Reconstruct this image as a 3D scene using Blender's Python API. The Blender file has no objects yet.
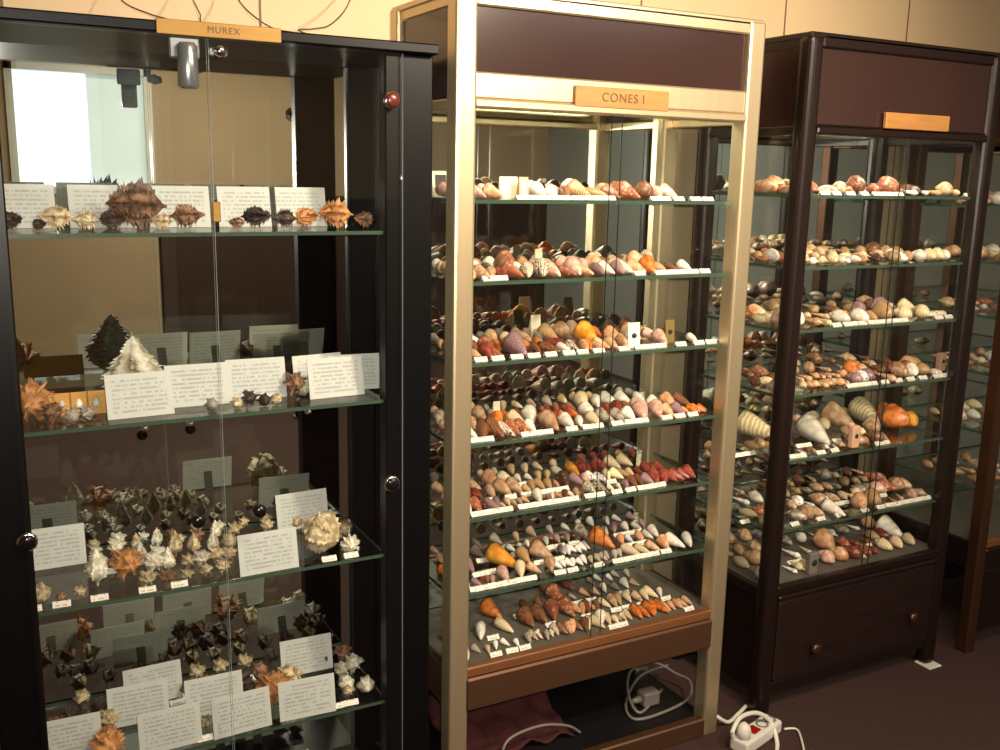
import bpy, bmesh, math, random
from mathutils import Vector, Matrix
R = random.Random(7)
PI = math.pi
scn = bpy.context.scene
COL = scn.collection

# ------------------------------------------------------------------ camera, world, exposure, lamps
F, PITCH, ROLL, YAW = 982.54, .20193, .02073, .49397        # focal length in pixels of the 1000 px wide frame
EYE = Vector((0, 0, 1.6))
cd = bpy.data.cameras.new('camera'); cam = bpy.data.objects.new('camera', cd); COL.objects.link(cam)
cd.sensor_width = 36; cd.lens = F * 36 / 1000; cd.clip_start = .02
cam.matrix_world = Matrix.Translation(EYE) @ Matrix.Rotation(-YAW, 4, 'Z') @ Matrix.Rotation(PI/2 - PITCH, 4, 'X') @ Matrix.Rotation(ROLL, 4, 'Z')
scn.camera = cam
scn.view_settings.view_transform = 'Standard'; scn.view_settings.look = 'None'
scn.view_settings.gamma = 1; scn.view_settings.use_curve_mapping = False
scn.view_settings.exposure = 0.15
scn.cycles.transparent_max_bounces = 40
scn.cycles.max_bounces = 10; scn.cycles.glossy_bounces = 6; scn.cycles.diffuse_bounces = 3
scn.cycles.sample_clamp_indirect = 6
scn.cycles.caustics_reflective = False; scn.cycles.caustics_refractive = False
w = bpy.data.worlds.new('world'); scn.world = w; w.use_nodes = True
w.node_tree.nodes['Background'].inputs[0].default_value = (.9, .75, .6, 1)
w.node_tree.nodes['Background'].inputs[1].default_value = .02

def lamp(name, kind, loc, target, power, color, **kw):
    d = bpy.data.lights.new(name, kind); d.energy = power; d.color = color
    for k, v in kw.items(): setattr(d, k, v)
    o = bpy.data.objects.new(name, d); COL.objects.link(o); o.location = loc
    o.rotation_euler = (Vector(target) - Vector(loc)).to_track_quat('-Z', 'Y').to_euler()
    return o
lamp('ceiling_spot', 'SPOT', (1.75, .15, 2.55), (1.65, 2.2, 1.78), 330, (1, .85, .64), spot_size=1.45, spot_blend=1.0, shadow_soft_size=.09)
lamp('ceiling_fill', 'AREA', (1.2, .5, 2.66), (1.2, .4, 0), 38, (1, .82, .6), shape='RECTANGLE', size=.9, size_y=.3)  # unseen fill light, added to brighten the room
lamp('camera_flash', 'SPOT', (.035, .0, 1.63), (1.05, 2.0, 1.62), 130, (1, .92, .80), spot_size=2.0, spot_blend=1.0, shadow_soft_size=.012)
lamp('room_fill', 'AREA', (1.5, -1.7, 2.70), (1.5, -1.7, 0), 50, (1, .86, .68), shape='RECTANGLE', size=1.2, size_y=.4)  # added fill, lightens the opposite wall as the mirrors show it
lamp('side_fill', 'AREA', (3.4, -.9, 2.70), (3.4, -.9, 0), 35, (1, .92, .82), shape='RECTANGLE', size=1.2, size_y=.4)  # made-up fill for the right side of the mirrored room

def pixel_ray(x, y):
    a, b = (x - 500) / F, (y - 375) / F
    c, s = math.cos(-ROLL), math.sin(-ROLL)
    a, b = a*c - b*s, a*s + b*c
    X, Y, Z = a, math.cos(PITCH) - b*math.sin(PITCH), -math.sin(PITCH) - b*math.cos(PITCH)
    return Vector((X*math.cos(YAW) + Y*math.sin(YAW), -X*math.sin(YAW) + Y*math.cos(YAW), Z))
def at_y(x, y, Y):
    d = pixel_ray(x, y); return EYE + d * (Y / d.y)
def at_z(x, y, z):
    d = pixel_ray(x, y); return EYE + d * ((z - 1.6) / d.z)
def shelf_x(px, Y, z):
    """X on a shelf of height z, at depth Y, under the photograph's column px"""
    lo, hi = -2, 6
    for _ in range(40):
        m = (lo + hi) / 2
        P = Vector((m, Y, z)) - EYE
        q = cam_inv @ (P + EYE)
        if 500 + F * q.x / -q.z < px: lo = m
        else: hi = m
    return (lo + hi) / 2
cam_inv = cam.matrix_world.inverted()

# ------------------------------------------------------------------ materials
def lin(c):
    return tuple((v/255/12.92 if v/255 <= .04045 else ((v/255 + .055)/1.055)**2.4) for v in c) + (1,)
def new_mat(name):
    m = bpy.data.materials.new(name); m.use_nodes = True
    nt = m.node_tree; return m, nt, nt.nodes['Principled BSDF']
def N(nt, t, **kw):
    n = nt.nodes.new(t)
    for k, v in kw.items():
        if isinstance(v, (int, float, str, bool)) and hasattr(n, k): setattr(n, k, v)
    return n
def plain(name, c, rough=.5, metal=0, vary=.12, scale=6, bump=0, stretch=(1, 1, 1), spec=.5):
    m, nt, b = new_mat(name); c = lin(c)
    tc = N(nt, 'ShaderNodeTexCoord'); mp = N(nt, 'ShaderNodeMapping'); mp.inputs['Scale'].default_value = stretch
    no = N(nt, 'ShaderNodeTexNoise'); no.inputs['Scale'].default_value = scale; no.inputs['Detail'].default_value = 4
    mx = N(nt, 'ShaderNodeMix', data_type='RGBA')
    nt.links.new(tc.outputs['Object'], mp.inputs[0]); nt.links.new(mp.outputs[0], no.inputs['Vector'])
    nt.links.new(no.outputs[0], mx.inputs[0])
    mx.inputs[6].default_value = tuple(v*(1 - vary*2) for v in c[:3]) + (1,)
    mx.inputs[7].default_value = tuple(min(1, v*(1 + vary*2)) for v in c[:3]) + (1,)
    nt.links.new(mx.outputs[2], b.inputs['Base Color'])
    b.inputs['Roughness'].default_value = rough; b.inputs['Metallic'].default_value = metal
    b.inputs['Specular IOR Level'].default_value = spec
    if bump:
        bp = N(nt, 'ShaderNodeBump'); bp.inputs['Strength'].default_value = bump; bp.inputs['Distance'].default_value = .01
        nt.links.new(no.outputs[0], bp.inputs['Height']); nt.links.new(bp.outputs[0], b.inputs['Normal'])
    return m
def glass_mat(name, tint, base=.035, power=5.0):
    m, nt, b = new_mat(name); nt.nodes.remove(b)
    out = nt.nodes['Material Output']
    tr = N(nt, 'ShaderNodeBsdfTransparent'); tr.inputs[0].default_value = tint + (1,)
    gl = N(nt, 'ShaderNodeBsdfGlossy'); gl.inputs['Roughness'].default_value = .01
    lw = N(nt, 'ShaderNodeLayerWeight'); lw.inputs[0].default_value = .5
    pw = N(nt, 'ShaderNodeMath', operation='POWER'); pw.inputs[1].default_value = power
    ma = N(nt, 'ShaderNodeMath', operation='MULTIPLY_ADD'); ma.inputs[1].default_value = .8; ma.inputs[2].default_value = base
    mx = N(nt, 'ShaderNodeMixShader')
    nt.links.new(lw.outputs['Facing'], pw.inputs[0]); nt.links.new(pw.outputs[0], ma.inputs[0]); nt.links.new(ma.outputs[0], mx.inputs[0])
    nt.links.new(tr.outputs[0], mx.inputs[1]); nt.links.new(gl.outputs[0], mx.inputs[2]); nt.links.new(mx.outputs[0], out.inputs[0])
    return m
def emit(name, c, s):
    m, nt, b = new_mat(name); c = lin(c)
    b.inputs['Base Color'].default_value = c; b.inputs['Emission Color'].default_value = c; b.inputs['Emission Strength'].default_value = s
    return m
def shell_mat(name, c1, c2, pattern='mottle', scale=6, amount=.5, rough=.32):
    m, nt, b = new_mat(name); L = nt.links.new
    tc = N(nt, 'ShaderNodeTexCoord'); oi = N(nt, 'ShaderNodeObjectInfo')
    add = N(nt, 'ShaderNodeVectorMath', operation='ADD'); L(tc.outputs['Object'], add.inputs[0])
    sh = N(nt, 'ShaderNodeVectorMath', operation='SCALE'); L(oi.outputs['Random'], sh.inputs['Scale']); sh.inputs[0].default_value = (9, 0, 7)
    L(sh.outputs[0], add.inputs[1])
    if pattern == 'spots':
        t = N(nt, 'ShaderNodeTexVoronoi'); t.inputs['Scale'].default_value = scale; src = t.outputs['Distance']
        L(add.outputs[0], t.inputs['Vector'])
    elif pattern in ('bands', 'flames'):
        t = N(nt, 'ShaderNodeTexWave'); t.bands_direction = 'Y' if pattern == 'bands' else 'X'
        t.inputs['Scale'].default_value = scale*.5; t.inputs['Distortion'].default_value = 3 if pattern == 'bands' else 7; t.inputs['Detail Scale'].default_value = 2
        src = t.outputs['Fac']; L(add.outputs[0], t.inputs['Vector'])
    else:
        t = N(nt, 'ShaderNodeTexNoise'); t.inputs['Scale'].default_value = scale; t.inputs['Detail'].default_value = 3; src = t.outputs[0]
        L(add.outputs[0], t.inputs['Vector'])
    mr = N(nt, 'ShaderNodeMapRange', interpolation_type='SMOOTHSTEP'); L(src, mr.inputs[0])
    mr.inputs[1].default_value = amount - .1; mr.inputs[2].default_value = amount + .1
    mx = N(nt, 'ShaderNodeMix', data_type='RGBA'); L(mr.outputs[0], mx.inputs[0])
    mx.inputs[6].default_value = lin(c2); mx.inputs[7].default_value = lin(c1)
    hs = N(nt, 'ShaderNodeHueSaturation'); L(mx.outputs[2], hs.inputs['Color'])
    va = N(nt, 'ShaderNodeMapRange'); L(oi.outputs['Random'], va.inputs[0]); va.inputs[3].default_value = .72; va.inputs[4].default_value = 1.15
    L(va.outputs[0], hs.inputs['Value'])
    L(hs.outputs[0], b.inputs['Base Color']); b.inputs['Roughness'].default_value = rough
    return m
def print_mat(name, paper, ink, period, half_w, half_h, lines=True, see_light=None):
    """white paper with rows of grey print; object coordinates in metres, x across, z up"""
    m, nt, b = new_mat(name); L = nt.links.new
    tc = N(nt, 'ShaderNodeTexCoord'); sp = N(nt, 'ShaderNodeSeparateXYZ'); L(tc.outputs['Object'], sp.inputs[0])
    def M(op, a, c=None, d=None):
        n = N(nt, 'ShaderNodeMath', operation=op)
        for i, v in enumerate((a, c, d)):
            if v is None: continue
            if isinstance(v, (int, float)): n.inputs[i].default_value = v
            else: L(v, n.inputs[i])
        return n.outputs[0]
    oi = N(nt, 'ShaderNodeObjectInfo')
    row = M('FLOOR', M('DIVIDE', sp.outputs[2], period))
    fr = M('FRACT', M('DIVIDE', sp.outputs[2], period))
    inline = M('MULTIPLY', M('GREATER_THAN', fr, .3), M('LESS_THAN', fr, .75))
    cmb = N(nt, 'ShaderNodeCombineXYZ'); L(M('MULTIPLY', sp.outputs[0], 1.0), cmb.inputs[0]); L(M('MULTIPLY', row, 1.73), cmb.inputs[2]); L(M('MULTIPLY', oi.outputs['Random'], 40), cmb.inputs[1])
    no = N(nt, 'ShaderNodeTexNoise'); no.inputs['Scale'].default_value = 2.2/period if period < .006 else 190; no.inputs['Detail'].default_value = 0
    L(cmb.outputs[0], no.inputs['Vector'])
    word = M('GREATER_THAN', no.outputs[0], .43)
    mar = M('LESS_THAN', M('ABSOLUTE', sp.outputs[0]), half_w)
    hgt = M('LESS_THAN', M('ABSOLUTE', M('SUBTRACT', sp.outputs[2], half_h)), half_h*.8)
    fac = M('MULTIPLY', M('MULTIPLY', inline, word), M('MULTIPLY', mar, hgt))
    mx = N(nt, 'ShaderNodeMix', data_type='RGBA'); L(M('MULTIPLY', fac, .8), mx.inputs[0])
    mx.inputs[6].default_value = lin(paper); mx.inputs[7].default_value = lin(ink)
    L(mx.outputs[2], b.inputs['Base Color']); b.inputs['Roughness'].default_value = .45
    if see_light:
        tl = N(nt, 'ShaderNodeBsdfTranslucent'); tl.inputs[0].default_value = lin(paper)
        ms = N(nt, 'ShaderNodeMixShader'); ms.inputs[0].default_value = see_light
        L(b.outputs[0], ms.inputs[1]); L(tl.outputs[0], ms.inputs[2]); L(ms.outputs[0], nt.nodes['Material Output'].inputs[0])
    return m

M = dict(
    black=plain('black_lacquer', (9, 8, 9), .35, 0, .1, 20, spec=.2),
    blackboard=plain('black_board', (24, 21, 22), .4, 0, .1, 20),
    brass=plain('champagne_aluminium', (208, 188, 152), .38, .8, .05, 8, stretch=(6, 6, .3)),
    brassdark=plain('bronze_aluminium', (98, 66, 48), .3, .75, .06, 8, stretch=(6, 6, .3)),
    bronze=plain('brown_bronze', (34, 22, 18), .3, .3, .08, 8, stretch=(6, 6, .3)),
    panel=plain('brown_glazed_panel', (50, 31, 27), .18, 0, .08, 5),
    rail=plain('brown_rail', (98, 68, 48), .42, .6, .06, 8, stretch=(.3, 6, 6)),
    woodstrip=plain('varnished_wood_strip', (112, 70, 40), .35, 0, .15, 18, stretch=(.4, 6, 6)),
    drawer=plain('dark_drawer_wood', (34, 20, 17), .35, 0, .18, 14, stretch=(.5, 4, 4)),
    deck=plain('grey_brown_deck', (92, 84, 74), .6, 0, .12, 30),
    plate=plain('wooden_name_plate', (166, 116, 62), .4, 0, .14, 18, stretch=(.6, 5, 5)),
    brassplate=plain('brass_name_plate', (150, 112, 50), .4, .4, .1, 18, stretch=(.6, 5, 5)),
    ink=plain('dark_lettering', (96, 58, 26), .5, 0, .05),
    chrome=plain('chrome', (215, 218, 220), .12, 1, .02),
    knob=plain('dark_knob', (26, 22, 22), .15, .3, .05),
    cupred=plain('red_brown_cap', (96, 40, 30), .25, .1, .05),
    carpet=plain('brown_red_carpet', (60, 37, 31), .9, 0, .2, 90, .3),
    wood=plain('dark_wainscot', (58, 38, 30), .5, 0, .2, 10, stretch=(4, 4, .6)),
    wallfar=plain('beige_paint', (176, 152, 122), .8, 0, .06, 3),
    wallgrey=plain('cold_light_grey', (150, 152, 146), .8, 0, .08, 2),  # grey stands in for cold window light reflected in the mirrors
    silver=plain('brushed_silver', (168, 174, 178), .22, .8, .05),
    ceiling=plain('ceiling_paint', (200, 180, 150), .9, 0, .04, 3),
    white=plain('white_plastic', (226, 220, 208), .35, 0, .04, 20),
    greyplastic=plain('grey_plastic', (120, 112, 104), .45, 0, .05, 20),
    red=plain('red_switch', (150, 22, 16), .3, 0, .04),
    cloth=plain('dark_red_cloth', (66, 20, 20), .9, 0, .3, 45, .4),
    wire=plain('dark_wire', (92, 74, 60), .5, 0, .05),
    cream=plain('cream_card', (226, 210, 180), .6, 0, .05, 20),
    pinkcard=plain('pink_card', (214, 164, 134), .6, 0, .08, 30),
    olive=plain('olive_card', (120, 98, 48), .6, 0, .08, 30),
    amber=plain('amber_card', (196, 142, 58), .6, 0, .12, 40),
    darkspot=plain('dark_print', (36, 28, 26), .6, 0, .05),
    glass=glass_mat('clear_glass', (.985, .995, .989), .022),
    shelfglass=glass_mat('shelf_glass', (.955, .985, .97), .03),
    edge=plain('green_glass_edge', (62, 80, 66), .15, 0, .1, 12),
    darkedge=plain('dark_glass_edge', (40, 44, 40), .2, 0, .1, 12),
    dooredge=plain('polished_glass_edge', (225, 232, 230), .2, 0, .1, 12),
    mirror=plain('mirror_silvering', (214, 220, 214), .0, 1, .0),
)
# wall of tall beige boards with thin joints
m, nt, b = new_mat('beige_board_wall'); M['wall'] = m
tc = N(nt, 'ShaderNodeTexCoord'); sp = N(nt, 'ShaderNodeSeparateXYZ'); nt.links.new(tc.outputs['Object'], sp.inputs[0])
a1 = N(nt, 'ShaderNodeMath', operation='ADD'); a1.inputs[1].default_value = -2.457 + 5*.59; nt.links.new(sp.outputs[0], a1.inputs[0])
d1 = N(nt, 'ShaderNodeMath', operation='DIVIDE'); d1.inputs[1].default_value = .592; nt.links.new(a1.outputs[0], d1.inputs[0])
f1 = N(nt, 'ShaderNodeMath', operation='FRACT'); nt.links.new(d1.outputs[0], f1.inputs[0])
g1 = N(nt, 'ShaderNodeMath', operation='LESS_THAN'); g1.inputs[1].default_value = .012; nt.links.new(f1.outputs[0], g1.inputs[0])
no = N(nt, 'ShaderNodeTexNoise'); no.inputs['Scale'].default_value = 3; nt.links.new(tc.outputs['Object'], no.inputs['Vector'])
mx0 = N(nt, 'ShaderNodeMix', data_type='RGBA'); nt.links.new(no.outputs[0], mx0.inputs[0])
mx0.inputs[6].default_value = lin((206, 178, 138)); mx0.inputs[7].default_value = lin((220, 192, 152))
mx = N(nt, 'ShaderNodeMix', data_type='RGBA'); nt.links.new(g1.outputs[0], mx.inputs[0]); nt.links.new(mx0.outputs[2], mx.inputs[6]); mx.inputs[7].default_value = lin((120, 88, 58))
nt.links.new(mx.outputs[2], b.inputs['Base Color']); b.inputs['Roughness'].default_value = .6
M['paneglow'] = emit('added_pane_glow', (206, 216, 214), .72)  # weaker emission for the added half pane
M['daylight'] = emit('daylight_sky', (214, 232, 240), 1.9)
M['tube'] = plain('unlit_tube', (214, 206, 170), .3, 0, .02)
M['card'] = print_mat('printed_card', (232, 232, 226), (176, 178, 180), .0095, .058, .047, see_light=.42)
M['tag'] = print_mat('printed_tag', (228, 222, 206), (172, 160, 146), .0062, .012, .0062)

# ------------------------------------------------------------------ mesh helpers
class MB:
    def __init__(s): s.bm = bmesh.new()
    def _merge(s, t, mtx=None, mi=0, smooth=False):
        if mtx is not None: bmesh.ops.transform(t, matrix=mtx, verts=t.verts)
        vm = {v: s.bm.verts.new(v.co) for v in t.verts}
        for f in t.faces:
            nf = s.bm.faces.new([vm[v] for v in f.verts]); nf.material_index = mi or f.material_index; nf.smooth = smooth or f.smooth
        t.free(); return s
    def box(s, x0, x1, y0, y1, z0, z1, bev=0, seg=1, mtx=None, mi=0):
        t = bmesh.new(); bmesh.ops.create_cube(t, size=1)
        bmesh.ops.transform(t, matrix=Matrix.Translation(((x0+x1)/2, (y0+y1)/2, (z0+z1)/2)) @ Matrix.Diagonal((abs(x1-x0), abs(y1-y0), abs(z1-z0), 1)), verts=t.verts)
        if bev: bmesh.ops.bevel(t, geom=list(t.edges), offset=bev, segments=seg, profile=.5, affect='EDGES')
        return s._merge(t, mtx, mi)
    def lathe(s, prof, n=16, mtx=None, mi=0):
        t = bmesh.new(); rings = []
        for r, z in prof:
            rings.append([t.verts.new((r*math.cos(2*PI*k/n), r*math.sin(2*PI*k/n), z)) for k in range(n)])
        for a, b in zip(rings, rings[1:]):
            for k in range(n):
                f = t.faces.new((a[k], a[(k+1) % n], b[(k+1) % n], b[k])); f.smooth = True
        t.faces.new(rings[0][::-1]); t.faces.new(rings[-1])
        return s._merge(t, mtx, mi)
    def tube(s, pts, r, n=8, closed=False):
        pts = [Vector(p) for p in pts]; rings = []; m_ = len(pts)
        up = Vector((0, 0, 1))
        for i, p in enumerate(pts):
            d = (pts[min(i+1, m_-1)] - pts[max(i-1, 0)]).normalized()
            a = d.cross(up)
            if a.length < .05: a = d.cross(Vector((1, 0, 0)))
            a.normalize(); b_ = d.cross(a)
            rings.append([s.bm.verts.new(p + r*(math.cos(2*PI*k/n)*a + math.sin(2*PI*k/n)*b_)) for k in range(n)])
        for a, b_ in zip(rings, rings[1:]):
            for k in range(n):
                f = s.bm.faces.new((a[k], a[(k+1) % n], b_[(k+1) % n], b_[k])); f.smooth = True
        s.bm.faces.new(rings[0][::-1]); s.bm.faces.new(rings[-1])
        return s
    def extrude_profile(s, prof, x0, x1, mi=0):
        """closed (y, z) outline pulled along x"""
        a = [s.bm.verts.new((x0, y, z)) for y, z in prof]; b_ = [s.bm.verts.new((x1, y, z)) for y, z in prof]
        n = len(prof)
        for k in range(n): s.bm.faces.new((a[k], a[(k+1) % n], b_[(k+1) % n], b_[k]))
        s.bm.faces.new(a[::-1]); s.bm.faces.new(b_)
        return s
    def mesh(s, name, mats):
        bmesh.ops.recalc_face_normals(s.bm, faces=s.bm.faces)
        me = bpy.data.meshes.new(name); s.bm.to_mesh(me); s.bm.free()
        for m_ in mats: me.materials.append(m_)
        return me
    def build(s, name, mats, parent=None, loc=None):
        if not isinstance(mats, (list, tuple)): mats = [mats]
        o = bpy.data.objects.new(name, s.mesh(name, mats)); COL.objects.link(o)
        if parent: o.parent = parent
        if loc is not None: o.location = loc
        return o
def smooth_curve(pts, n=8):
    pts = [Vector(p) for p in pts]; out = []
    for i in range(len(pts)-1):
        p0, p1, p2, p3 = pts[max(i-1, 0)], pts[i], pts[i+1], pts[min(i+2, len(pts)-1)]
        for k in range(n):
            t = k/n
            out.append(.5*((2*p1) + (p2-p0)*t + (2*p0-5*p1+4*p2-p3)*t*t + (3*p1-p0-3*p2+p3)*t**3))
    out.append(pts[-1]); return out
def tag(o, label, cat, group=None):
    o['label'] = label; o['category'] = cat
    if group: o['group'] = group
    return o
def thing(name, label, cat, loc=(0, 0, 0), group=None):
    o = bpy.data.objects.new(name, None); COL.objects.link(o); o.location = loc; o.empty_display_size = .05
    return tag(o, label, cat, group)
def struct(name, mb, mat, parent=None):
    o = mb.build(name, mat, parent); o['kind'] = 'structure'; return o
def lettering(text, size, mat, parent, loc):
    c = bpy.data.curves.new('lettering', 'FONT'); c.body = text; c.size = size; c.align_x = 'CENTER'; c.align_y = 'CENTER'; c.extrude = .0006; c.space_character = 1.15
    c.materials.append(mat)
    tmp = bpy.data.objects.new('lettering_outline', c); COL.objects.link(tmp); bpy.context.view_layer.update()
    me = bpy.data.meshes.new_from_object(tmp.evaluated_get(bpy.context.evaluated_depsgraph_get())); bpy.data.objects.remove(tmp); bpy.data.curves.remove(c)
    o = bpy.data.objects.new('lettering', me); COL.objects.link(o); o.parent = parent; o.location = loc; o.rotation_euler = (PI/2, 0, 0)
    return o

# ------------------------------------------------------------------ the room
XL, XR, YF, YB, ZC = -2.2, 4.6, -3.0, 2.62, 2.75
struct('floor', MB().box(XL, XR, YF, YB, -.06, 0), M['carpet'])
struct('ceiling', MB().box(XL, XR, YF, YB, ZC, ZC + .06), M['ceiling'])
struct('wall_back', MB().box(XL, XR, YB, YB + .08, -.06, ZC + .06), M['wall'])
struct('wall_left', MB().box(XL - .08, XL, YF, YB, -.06, ZC + .06), M['wallfar'])
struct('wall_right', MB().box(XR, XR + .08, YF, YB, -.06, ZC + .06), M['wallgrey'])
# opposite wall with a window, seen only in the mirrors
wx0, wx1, wz0, wz1 = .28, 1.23, 1.40, 2.28
struct('wall_front', MB().box(XL, wx0, YF - .08, YF, 0, ZC).box(wx1, XR, YF - .08, YF, 1.4, ZC).box(wx0, wx1, YF - .08, YF, 0, wz0).box(wx0, wx1, YF - .08, YF, wz1, ZC), M['wallfar'])
struct('trim_1', MB().box(wx1 + .02, XR, YF - .08, YF + .015, 0, 1.4), M['wood'])
win = MB()
for a in ((wx0, wx1, wz0, wz0 + .05), (wx0, wx1, wz1 - .05, wz1), (wx0, wx0 + .05, wz0, wz1), (wx1 - .05, wx1, wz0, wz1)):
    win.box(a[0], a[1], YF - .07, YF + .02, a[2], a[3])
wo = struct('window_1', win, M['white'])
MB().box(wx0 + .04, wx0 + .52, YF - .06, YF - .05, wz0 + .04, wz1 - .04).build('sky_pane', M['daylight'], wo)
MB().box(wx0 + .52, wx1 - .04, YF - .058, YF - .05, wz0 + .04, wz1 - .04).build('added_glow_pane', M['paneglow'], wo)  # glowing sheet added to make the window's glow fade sideways

# ------------------------------------------------------------------ cases
Y0 = 2.0
def glass_slab(mb_args, name, parent, edge, mat='glass', faces='xz'):
    """a pane: the two broad faces clear, the narrow edges ground"""
    x0, x1, y0, y1, z0, z1 = mb_args
    mb = MB().box(x0, x1, y0, y1, z0, z1)
    ax = min(range(3), key=lambda i: (x1-x0, y1-y0, z1-z0)[i])
    mb.bm.normal_update()
    for f in mb.bm.faces:
        if abs(f.normal[ax]) < .5: f.material_index = 1
    return mb.build(name, [M[mat], M[edge]], parent)

ORD = ['', 'first', 'second', 'third', 'fourth', 'fifth', 'sixth', 'seventh', 'eighth', 'ninth', 'tenth', 'eleventh', 'twelfth', 'thirteenth', 'fourteenth', 'fifteenth', 'sixteenth', 'seventeenth', 'eighteenth', 'nineteenth', 'twentieth']
TENS = {2: 'twenty', 3: 'thirty', 4: 'forty'}
def ordinal(n):
    if n <= 20: return ORD[n]
    return TENS[n//10] + ('-' + ORD[n % 10] if n % 10 else '') if n % 10 else {30: 'thirtieth', 40: 'fortieth'}[n]

def case(X0, X1, D, zt, zh1, zh0, shelves, zdeck, zrail, mats, label, split, lit, doorlap=.03, lower='open', name_plate=None, post=.052, bev=.007, seg=2, tube=True):
    """a tall glazed case: four posts, header, mirrored back, glass sides, sliding panes, glass shelves"""
    t = thing('display_case', label, 'display case', (X0, Y0, 0), 'glazed shell cases along the wall')
    W = X1 - X0; fr, pn, rl = mats
    P = lambda mb, n, m_: mb.build(n, m_, t)
    for (a, b_) in ((0, 0), (W - post, 0), (0, D - post), (W - post, D - post)):
        P(MB().box(a, a + post, b_, b_ + post, 0, zt, bev, seg), 'post', fr)
    P(MB().box(.004, W - .004, .004, D - .004, zt - .012, zt + .004, .003), 'top_panel', fr)
    tt = .034
    P(MB().box(post - .004, W - post + .004, .004, .03, zt - tt, zt - .001, .004), 'top_trim', fr)
    P(MB().box(post - .006, W - post + .006, .014, .03, zh1 - .01, zt - tt + .004), 'header_panel', pn)
    band = P(MB().box(post - .006, W - post + .006, .006, .034, zh0 + .02, zh1, .004).box(post - .006, W - post + .006, -.002, .05, zh0, zh0 + .02, .004), 'header_rail', fr)
    for s, x in ((0, .012), (1, W - .020)):
        P(MB().box(x, x + .008, post - .006, D - post + .006, zh0, zt - tt + .02), 'header_side_panel', pn)
        P(MB().box(x - .004, x + .012, post - .006, D - post + .006, zt - tt, zt - .002, .003), 'side_trim', fr)
        P(MB().box(x - .004, x + .012, post - .006, D - post + .006, zh0 - .004, zh0 + .02, .003), 'side_rail', fr)
        glass_slab((x + .001, x + .006, post - .008, D - post + .008, zdeck - .004, zh0), 'side_glass', t, 'edge')
        P(MB().box(x - .006, x + .014, post - .006, D - post + .006, zrail, zdeck - .004, .003), 'side_rail', rl)
    P(MB().box(.03, W - .03, .05, D - .02, zh0 + .066, zh0 + .074), 'case_ceiling', M['cream'] if tube else pn)
    P(MB().box(post - .01, W - post + .01, D - .022, D - .014, zdeck - .02, zh0 + .04), 'back_mirror', M['mirror'])
    P(MB().box(.004, W - .004, D - .012, D - .004, .02, zt - .02), 'back_board', M['blackboard'])
    if tube:
        P(MB().lathe([(.011, 0), (.011, W - .2)], 12, Matrix.Translation((.1, .07, zh0 + .045)) @ Matrix.Rotation(PI/2, 4, 'Y')), 'light_tube', M['tube'])
    P(MB().box(.022, W - .022, .03, D - .024, zdeck - .016, zdeck, .002), 'deck', M['deck'])
    P(MB().box(post - .006, W - post + .006, .004, .03, zdeck - .022, zdeck + .004, .003), 'door_track', M['woodstrip'] if lower == 'open' else rl)
    P(MB().box(post - .006, W - post + .006, -.004, .034, zrail, zdeck - .022, .005), 'base_rail', rl)
    for z in shelves:
        glass_slab((.028, W - .028, .032, D - .026, z - .009, z), 'glass_shelf', t, 'edge', 'shelfglass')
    glass_slab((post - .004, split + doorlap, .018, .0225, zdeck + .003, zh0 + .012), 'sliding_glass_door', t, 'darkedge')
    dr = glass_slab((split - doorlap*.2, W - post + .004, .0095, .014, zdeck + .003, zh0 + .012), 'sliding_glass_door', t, 'darkedge')
    if name_plate:
        a, b_, z0, z1, text = name_plate
        pl = P(MB().box(a - X0, b_ - X0, -.004, .008, z0, z1, .0015), 'name_plate', M['plate'])
        if text: lettering(text, (z1 - z0)*.62, M['ink'], pl, ((a + b_)/2 - X0, -.0045, (z0 + z1)/2))
    return t, P, W

# --- brass case with cones
MX0, MX1, MD = .954, 1.827, .388
MS = [1.5415, 1.3533, 1.1604, .9623, .7738, .5761]; MDK = .3913
brass, P, W = case(MX0, MX1, MD, 1.9916, 1.8195, 1.7425, MS, MDK, .2818, (M['brass'], M['panel'], M['rail']),
    'brass coloured glass case of cone shells with a dark header and a wooden name plate', .425, True,
    name_plate=(1.258, 1.527, 1.757, 1.804, 'CONES I'))
P(MB().box(.046, W - .046, 0, .03, 0, .0582, .004), 'bottom_rail', M['rail'])
P(MB().box(.02, W - .02, .03, MD - .02, .03, .045), 'bottom_board', M['blackboard'])
# --- brown case
RX0, RX1, RD = 1.985, 2.782, .45
RS = [1.5604, 1.3605, 1.1812, .9916, .7951, .5815]; RDK = .4109
sp = at_y(903, 200, Y0).x
brown, P, W = case(RX0, RX1, RD, 1.9802, 1.75, 1.7232, RS, RDK, .372, (M['bronze'], M['panel'], M['bronze']),
    'dark brown glass case with a blank orange name plate and a drawer beneath', sp - RX0, True, post=.054, bev=.02, seg=4, lower='drawer',
    name_plate=(2.286, 2.55, 1.747, 1.791, None))
P(MB().box(.03, W - .03, .03, RD - .03, .06, .37), 'base_cabinet', M['bronze'])
dw = P(MB().box(.056, W - .056, .004, .032, .108, .368, .004), 'drawer', M['drawer'])
P(MB().box(.05, W - .05, .012, .032, .064, .102, .003), 'bottom_rail', M['bronze'])
for x, z in ((2.191, .193), (2.623, .207)):
    MB().lathe([(.006, 0), (.007, .006), (.017, .016), (.018, .022), (.012, .027), (.002, .028)], 14, Matrix.Translation((x - RX0, .005, z)) @ Matrix.Rotation(PI/2, 4, 'X')).build('knob', M['brassdark'], dw)
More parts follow.
